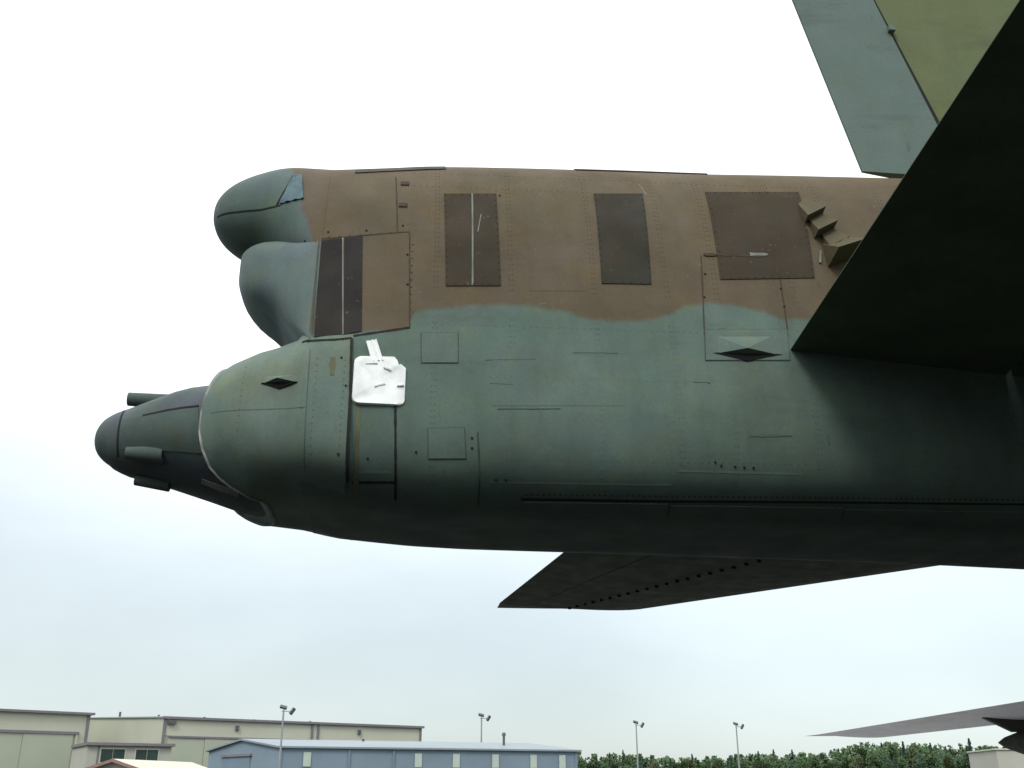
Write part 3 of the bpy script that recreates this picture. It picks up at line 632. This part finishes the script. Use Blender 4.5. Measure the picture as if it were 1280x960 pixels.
sh = rounded('sheet', -0.318, 0.012, 3.925, 4.265, 'white', ws, 0.010, 0.010)
plate('tape', FUS, [(-0.250, 4.372), (-0.185, 4.390), (-0.135, 4.235), (-0.205, 4.225)], 0.026, 0.022, M['white'], ws, 5, 8, lambda s, t: 0.006 * math.sin(14 * s))
for pts, wd in (([(-0.13, 4.185), (-0.085, 4.168)], 0.010), ([(-0.245, 4.205), (-0.17, 4.212)], 0.006), ([(-0.18, 4.045), (-0.115, 4.065)], 0.009), ([(-0.04, 4.055), (0.005, 4.06)], 0.006)):
    strip('crease', FUS, pts, wd, 0.0285, M['crack'], ws, 0.016)

# ------------------------------------------------------------------ far buildings
def V2(p, z): return Vector((p[0], p[1], z))
class Wall:
    """upright wall from plan point a to b; u metres along, z up, outward normal toward the viewer side"""
    def __init__(s, a, b):
        s.a, s.b = Vector((a[0], a[1], 0)), Vector((b[0], b[1], 0)); s.d = (s.b - s.a).normalized(); s.n = Vector((s.d.y, -s.d.x, 0)); s.len = (s.b - s.a).length
    def box(s, u0, u1, z0, z1, out, thick=0.1, mb=None):
        mb = mb or MB(); return mb.box(s.a + s.d * u0 + s.n * (out - thick) + Vector((0, 0, z0)), s.d * (u1 - u0), s.n * thick, (0, 0, z1 - z0))
def gable(name, parent, c0, dl, dg, eave, ridge, mw, mr, over=0.3):
    """house body: corner c0, long vector dl, gable vector dg (away); ridge runs along dl at half of dg"""
    c0, dl, dg = [Vector((q[0], q[1], 0)) for q in (c0, dl, dg)]; up = Vector((0, 0, 1))
    b_ = [c0, c0 + dl, c0 + dl + dg, c0 + dg]; e = [p + up * eave for p in b_]; r = [c0 + dg / 2 + up * ridge, c0 + dl + dg / 2 + up * ridge]
    wl = mesh('wall', b_ + e + r, [(0, 1, 5, 4), (1, 2, 6, 9, 5), (2, 3, 7, 6), (3, 0, 4, 8, 7), (3, 2, 1, 0), (4, 5, 9, 8), (8, 9, 6, 7)], mw, parent)
    ol = dl.normalized() * over; og = dg.normalized() * over; k = (ridge - eave) / (dg.length / 2) * over; t = up * 0.14
    lo = [c0 - ol - og + up * (eave - k), c0 + dl + ol - og + up * (eave - k), r[1] + ol, r[0] - ol, c0 + dg - ol + og + up * (eave - k), c0 + dl + dg + ol + og + up * (eave - k)]
    lo = [p + up * 0.02 for p in lo]; hi = [p + t for p in lo]
    rf = mesh('roof', lo + hi, [(0, 3, 2, 1), (3, 4, 5, 2), (6, 7, 8, 9), (9, 8, 11, 10), (0, 1, 7, 6), (4, 10, 11, 5), (0, 6, 9, 3), (3, 9, 10, 4), (1, 2, 8, 7), (2, 5, 11, 8)], mr, parent)
    return wl, rf

# taller beige hangar at the far left
ha = empty('hangar_building', (-58, 138, 0), 'tall beige hangar with dark roof edge, beside the glazed entrance block', 'hangar')
wA = Wall((-75.0, 126.86), (-40.29, 151.0)); L_ = wA.len
bk = wA.n * -30
mesh('wall', [wA.a, wA.b, wA.b + bk, wA.a + bk] + [p + Vector((0, 0, 10.8)) for p in (wA.a, wA.b, wA.b + bk, wA.a + bk)], [(0, 1, 5, 4), (1, 2, 6, 5), (2, 3, 7, 6), (3, 0, 4, 7), (3, 2, 1, 0), (4, 5, 6, 7)], M['hangar2'], ha)
wA.box(-0.3, L_ + 0.5, 10.8, 11.1, 0.5, 31).build('roof', M['trim'], ha)
for i in range(6):
    wA.box(2 + i * 6.4, 2 + i * 6.4 + 6.36, 0, 8.25 + 0.0 * i, 0.14 + 0.05 * (i % 2), 0.12).build('door_leaf', M['hdoor'], ha)
wA.box(1.5, L_ - 1.2, 8.25, 8.6, 0.30, 0.3).build('door_track', M['trim'], ha)
wA.box(L_ - 0.35, L_ + 0.05, 0, 10.8, 0.12, 0.12).build('corner_trim', M['trim'], ha)
wA.box(L_ - 1.6, L_ - 1.35, 0, 8.25, 0.26, 0.12).build('corner_trim', M['hangar2'], ha)
wA.box(23.5, 27.0, 3.5, 8.0, 0.5, 0.4).build('wall_unit', M['cream'], ha)
# long hangar
hb = empty('hangar_building', (-12, 150, 0), 'long beige hangar with low gable end behind the blue shed', 'hangar')
Bc, Be = Vector((-28.17, 139.17)), Vector((4.72, 158.26)); dl = Be - Bc; dg = Vector((-dl.y, dl.x)).normalized() * 66
gable('hb', hb, Bc, dl, dg, 9.85, 11.35, M['hangar'], M['roof'], 0.25)
wB = Wall(tuple(Bc), tuple(Be)); LB = wB.len
wB.box(-0.2, LB + 0.25, 9.72, 10.02, 0.42, 0.3).build('gutter', M['trim'], hb)
wB.box(0.4, LB - 0.35, 7.75, 9.70, 0.08, 0.07).build('upper_siding', M['hangar2'], hb)
for u in (0.0, 20.3, 21.2, LB - 0.4):
    wB.box(u, u + 0.34, 0, 9.7, 0.2, 0.15).build('downpipe', M['trim'], hb)
for a, b_ in ((0.8, 19.8), (22.0, LB - 0.8)):
    wB.box(a, b_, 7.5, 7.74, 0.26, 0.2).build('door_track', M['trim'], hb)
    for i in range(4):
        q = (b_ - a) / 4; wB.box(a + i * q, a + i * q + q - 0.05, 0, 7.45, 0.14 + 0.05 * (i % 2), 0.12).build('door_leaf', M['hdoor'], hb)
for u in (9.5, 27.5):
    wB.box(u, u + 0.4, 8.6, 9.2, 0.35, 0.3).build('wall_lamp', M['lamp'], hb)
wB.box(0.5, 1.5, 9.1, 9.5, 0.45, 0.35).build('wall_lamp', M['lamp'], hb)
for k, (u, dpt, hh) in enumerate(((4, 14, 0.6), (0.5, 20, 0.9), (9, 10, 0.5), (18, 14, 0.5), (25, 10, 0.5))):
    p = wB.a + wB.d * u - wB.n * dpt + Vector((0, 0, 9.8 + dpt / 33 * 1.5)); MB().tube(p, p + Vector((0, 0, hh)), 0.16, 0.16, 8).build('roof_vent', M['lamp'], hb)
# glazed entrance block between the hangars
hc = empty('entrance_block', (-28, 126, 0), 'low flat roofed beige block with two wide dark windows between the hangars', 'building')
wC = Wall((-32.69, 123.25), (-24.43, 126.87)); bk = wC.n * -10.5
mesh('wall', [wC.a, wC.b, wC.b + bk, wC.a + bk] + [p + Vector((0, 0, 6.0)) for p in (wC.a, wC.b, wC.b + bk, wC.a + bk)], [(0, 1, 5, 4), (1, 2, 6, 5), (2, 3, 7, 6), (3, 0, 4, 7), (3, 2, 1, 0), (4, 5, 6, 7)], M['beige'], hc)
wC.box(-0.2, wC.len + 0.3, 6.0, 6.3, 0.4, 11).build('roof', M['trim'], hc)
for a, b_ in ((1.45, 4.0), (5.15, 7.6)):
    wn = wC.box(a - 0.12, b_ + 0.12, 4.15, 5.75, 0.06, 0.06).build('window', M['cream'], hc)
    q = (b_ - a) / 2
    for i in range(2): wC.box(a + i * q + 0.03, a + i * q + q - 0.03, 4.3, 5.62, 0.09, 0.05).build('pane', M['glass'], wn)
wC.box(1.4, 4.0, 0, 3.9, 0.12, 0.12).build('door', M['cream'], hc)
wC.box(1.1, 1.3, 0, 6.0, 0.1, 0.1).build('corner_trim', M['trim'], hc)
# blue shed
hd = empty('blue_shed', (3, 93, 0), 'long blue grey metal shed with small pale windows in front of the long hangar', 'shed')
dlv = Vector((25.0, 6.6)); S0 = Vector((-8.52, 87.53))
gable('hd', hd, S0, dlv, Vector((-7.2, 11.0)), 4.62, 5.35, M['shed'], M['shroof'], 0.25)
wD = Wall(tuple(S0), tuple(S0 + dlv))
for u in (1.9, 11.1, 14.4, 17.9, 21.4, 24.1):
    wn = wD.box(u - 0.06, u + 0.66, 3.18, 4.36, 0.04, 0.04).build('window', M['shed2'], hd)
    wD.box(u, u + 0.6, 3.24, 4.30, 0.07, 0.05).build('pane', M['pane'], wn)
wD.box(0.0, 0.22, 0, 4.5, 0.06, 0.06).build('corner_trim', M['shed2'], hd); wD.box(wD.len - 0.25, wD.len, 0, 4.5, 0.06, 0.06).build('corner_trim', M['shed2'], hd)
for u in (5.5, 9.2): wD.box(u, u + 0.16, 0, 4.5, 0.12, 0.12).build('downpipe', M['shed2'], hd)
wE = Wall((S0.x - 7.2, S0.y + 11.0), tuple(S0))
wE.box(3.0, 8.2, 0, 4.1, 0.08, 0.08).build('door', M['shed2'], hd); wE.box(2.8, 8.4, 4.1, 4.3, 0.2, 0.2).build('door_track', M['trim'], hd)
p = wD.a + wD.d * 20.3 - wD.n * 3.5 + Vector((0, 0, 5.0)); MB().tube(p, p + Vector((0, 0, 1.05)), 0.11, 0.11, 8).tube(p + Vector((0, 0, 1.0)), p + Vector((0, 0, 1.25)), 0.2, 0.14, 8).build('roof_vent', M['lamp'], hd)
p = wD.a + wD.d * 8.0 - wD.n * 5.5 + Vector((0, 0, 5.1)); MB().tube(p, p + Vector((0, 0, 0.5)), 0.12, 0.12, 8).build('roof_vent', M['lamp'], hd)
# small cabin with a pale roof
he = empty('small_cabin', (-16, 80, 0), 'small cabin with pale cream roof and red brown gable edge beside the entrance block', 'cabin')
gable('he', he, (-15.6, 74.0), (3.2, 9.2), (-4.6, 1.6), 2.55, 3.30, M['beige'], M['cream'], 0.25)
cA, cB, cR = Vector((-15.6, 74.0, 2.5)), Vector((-20.2, 75.6, 2.5)), Vector((-17.9, 74.8, 3.26)); fw_ = Vector((-0.11, -0.32, 0)); nn_ = (cB - cA).normalized() * 0.2
for p0, p1 in ((cA - nn_, cR), (cR, cB + nn_)):
    MB().box(p0 + fw_, p1 - p0, fw_ * 0.3, (0, 0, 0.2)).build('barge_board', M['redtrim'], he)
# beige building at the right, beyond the wing
hf = empty('beige_building', (95, 152, 0), 'plain beige flat roofed building in front of the trees under the wing tip', 'building')
wF = Wall((89.2, 151.4), (112, 146)); bk = wF.n * -14
mesh('wall', [wF.a, wF.b, wF.b + bk, wF.a + bk] + [p + Vector((0, 0, 6.85)) for p in (wF.a, wF.b, wF.b + bk, wF.a + bk)], [(0, 1, 5, 4), (1, 2, 6, 5), (2, 3, 7, 6), (3, 0, 4, 7), (3, 2, 1, 0), (4, 5, 6, 7)], M['beige'], hf)
wF.box(-0.2, wF.len + 0.2, 6.85, 7.05, 0.2, 14.4).build('roof', M['cream'], hf)

# ------------------------------------------------------------------ floodlight poles
def pole(loc, h, rz, label, ls=1.0):
    t = empty('floodlight_pole', (loc[0], loc[1], 0), label, 'light pole', 'floodlight poles along the apron')
    base = Vector((loc[0], loc[1], 0)); d = Vector((math.cos(rz), math.sin(rz), 0))
    MB().tube(base, base + Vector((0, 0, h)), 0.15 * ls, 0.10 * ls, 10).build('pole', M['pole'], t, True)
    MB().tube(base + Vector((0, 0, h - 0.55 * ls)) - d * 0.2 * ls, base + Vector((0, 0, h - 0.55 * ls)) + d * 1.15 * ls, 0.06 * ls, 0.06 * ls, 8).build('arm', M['pole'], t)
    for o_, tl in ((-0.05, 0.0), (1.05, -0.45)):
        c = base + d * o_ * ls + Vector((0, 0, h + (tl - 0.1) * ls)); a = Vector((0.5, 0.2, 0.75)).normalized() if o_ > 0 else Vector((0.9, 0.2, -0.2)).normalized()
        s_ = a.orthogonal().normalized() * 0.30 * ls; q = a.cross(s_).normalized() * 0.26 * ls
        MB().box(c - a * 0.42 * ls - s_ * 0.6 - q * 0.5, a * 0.84 * ls, s_ * 1.3, q).build('lamp_head', M['lamp'], t)
for (x, y, hgt, lab) in ((-14.4, 149.0, 12.0, 'thin floodlight pole standing at the gable corner of the blue shed'), (13.86, 162.4, 12.0, 'thin floodlight pole rising behind the blue shed roof'),
                         (41.25, 177.7, 12.0, 'thin floodlight pole against the sky just past the blue shed end'), (59.43, 180.3, 12.0, 'thin floodlight pole against the treeline farthest from the blue shed')):
    k = 0.55 if y < 150 else 1.0
    pole((x * k, y * k), 1.7 + (hgt - 1.7) * k, -0.1, lab, 0.62 if k < 1 else 1.0)

# ------------------------------------------------------------------ trees
def crown_decid(h, r, n, seed):
    rn = random.Random(seed); v = []; f = []
    lobes = [(Vector((rn.uniform(-0.55, 0.55) * r, rn.uniform(-0.55, 0.55) * r, h * rn.uniform(0.42, 0.88))), r * rn.uniform(0.32, 0.6)) for _ in range(11)]
    for _ in range(n):
        c, q = rn.choice(lobes); d = Vector((rn.gauss(0, 1), rn.gauss(0, 1), rn.gauss(0, 0.85))).normalized(); p = c + d * q * rn.uniform(0.6, 1.08)
        s = rn.uniform(0.22, 0.5); a = Vector((rn.gauss(0, 1), rn.gauss(0, 1), rn.gauss(0, 1))).normalized(); b_ = a.orthogonal().normalized()
        k = len(v); v += [p + a * s, p + b_ * s * 0.7, p - a * s * 0.8, p - b_ * s * 0.7]; f.append((k, k + 1, k + 2, k + 3))
    return v, f
def crown_conif(h, r, n, seed):
    rn = random.Random(seed); v = []; f = []
    for _ in range(n):
        t = rn.uniform(0.0, 1) ** 0.75; z = h * (0.12 + 0.88 * t); rr = r * (1 - t) ** 0.85 * (0.75 + 0.25 * math.cos(t * 55)) + 0.08
        an = rn.uniform(0, 6.283); d = rn.uniform(0.35, 1.05) * rr; p = Vector((math.cos(an) * d, math.sin(an) * d, z - 0.15 * d)); s = rn.uniform(0.2, 0.42)
        a = Vector((math.cos(an), math.sin(an), -0.35 + rn.gauss(0, 0.3))).normalized(); b_ = Vector((-math.sin(an), math.cos(an), rn.gauss(0, 0.5))).normalized()
        k = len(v); v += [p + a * s, p + b_ * s * 0.6, p - a * s, p - b_ * s * 0.6]; f.append((k, k + 1, k + 2, k + 3))
    return v, f
def trunk(h, r0, rn):
    b = MB(); b.tube((0, 0, 0), (0, 0, h * 0.55), r0, r0 * 0.6, 7); b.tube((0, 0, h * 0.55), (0.1, 0, h * 0.92), r0 * 0.6, r0 * 0.15, 6)
    for i in range(5):
        z = h * rn.uniform(0.35, 0.7); a = rn.uniform(0, 6.28); b.tube((0, 0, z), (math.cos(a) * h * 0.13, math.sin(a) * h * 0.13, z + h * 0.14), r0 * 0.35, r0 * 0.1, 5)
    return b
protos = []
def mk(v, f, m, nm):
    me = bpy.data.meshes.new(nm); me.from_pydata([tuple(p) for p in v], [], f); me.materials.append(m); return me
for i in range(7):
    rn = random.Random(i); con = i >= 4
    v, f = crown_conif(12, 2.3 + 0.3 * (i % 2), 900, i) if con else crown_decid(11, 3.3, 1100, i)
    cm = mk(v, f, LEAF[1] if con else LEAF[(0, 0, 1, 2)[i]], 'crown'); tb = trunk(12 if con else 11, 0.18, rn); tm = mk(tb.v, tb.f, M['bark'], 'trunk')
    protos.append((cm, tm, con))
def treetop(x):  # height of the skyline along the wood (metres), from gentle rises in the land
    P = [(20, 15.5), (75, 15.2), (100, 14.2), (118, 12.6), (135, 14.0), (150, 14.6), (172, 15.0), (192, 19.4), (215, 19.0), (245, 18.6), (280, 18), (330, 17)]
    for (a, ha_), (b_, hb_) in zip(P, P[1:]):
        if x <= b_: return ha_ + (hb_ - ha_) * max(0, (x - a) / (b_ - a))
    return P[-1][1]
rn = random.Random(21)
for i in range(285):
    x = 28 + 300 * (i + rn.random()) / 285; y = rn.uniform(395, 428); top = treetop(x * 420 / y)
    con = rn.random() < 0.3; big = rn.random() < 0.06
    hgt = 1.7 + (top - 1.7) * y / 420 * (rn.uniform(1.04, 1.14) if big else rn.uniform(0.66, 1.0))
    pi = rn.choice((4, 5, 6)) if con else rn.choice((0, 1, 2, 3)); cm, tm, _ = protos[pi]; s = hgt / 12
    t = bpy.data.objects.new('conifer_tree' if con else 'broadleaf_tree', None); col.objects.link(t)
    t.location = (x, y, 0); t.rotation_euler = (0, 0, rn.uniform(0, 6.28)); t.scale = (s * rn.uniform(0.6, 0.85), s * rn.uniform(0.6, 0.85), s)
    kind_ = 'pointed conifer' if con else ('dull olive round crowned tree', 'dense dark green round tree')[pi == 2] if pi in (2, 3) else 'round crowned mid green tree'
    tag(t, ('tall ' + kind_ + ' standing out above the far wood') if big else (kind_ + ' in the far wood beyond the airfield'), 'tree', ('tall ' if big else '') + kind_ + 's of the far wood')
    for nm, me in (('crown', cm), ('trunk', tm)):
        o = bpy.data.objects.new(nm, me); col.objects.link(o); o.parent = t
# deeper wood behind: one mass
v = []; f = []
for i in range(460):
    x = rn.uniform(20, 370); y = rn.uniform(408, 475); top = 1.7 + (treetop(x * 420 / y) - 1.7) * y / 420 * rn.uniform(0.78, 0.98)
    for _ in range(130):
        an = rn.uniform(0, 6.28); t = rn.random(); d = 3.2 * math.sqrt(rn.random()) * (1 - t * t * 0.8); p = Vector((x + math.cos(an) * d, y + math.sin(an) * d, top * (0.15 + 0.85 * t)))
        s = rn.uniform(0.5, 0.9); a = Vector((rn.gauss(0, 1), rn.gauss(0, 1), rn.gauss(0, 1))).normalized(); b_ = a.orthogonal().normalized()
        k = len(v); v += [p + a * s, p + b_ * s * 0.8, p - a * s, p - b_ * s * 0.8]; f.append((k, k + 1, k + 2, k + 3))
me = mk(v, f, LEAF[0], 'woodland'); wo = bpy.data.objects.new('woodland', me); col.objects.link(wo)
tag(wo, 'deep green far wood behind the front trees', 'woodland', None, 'stuff')

# unseen wood added behind the camera, blocks low sky light under the tailplane
v = []; f = []
for i in range(420):
    an = R(rn.uniform(150, 395)) ; rad = rn.uniform(74, 100); x, y = math.cos(an) * rad * 1.35, 10 + math.sin(an) * rad; top = rn.uniform(15, 22)
    if x > 60 and y > -20: continue
    for _ in range(60):
        a0 = rn.uniform(0, 6.28); t = rn.random(); d = 3.4 * math.sqrt(rn.random()) * (1 - t * t * 0.8); p = Vector((x + math.cos(a0) * d, y + math.sin(a0) * d, 0.4 + (top - 0.4) * t))
        s_ = rn.uniform(0.7, 1.2); a = Vector((rn.gauss(0, 1), rn.gauss(0, 1), rn.gauss(0, 1))).normalized(); b_ = a.orthogonal().normalized()
        k = len(v); v += [p + a * s_, p + b_ * s_ * 0.8, p - a * s_, p - b_ * s_ * 0.8]; f.append((k, k + 1, k + 2, k + 3))
me = mk(v, f, LEAF[1], 'woodland'); wo = bpy.data.objects.new('woodland', me); col.objects.link(wo)
tag(wo, 'unseen dark wood added behind the camera to block low sky light', 'woodland', None, 'stuff')
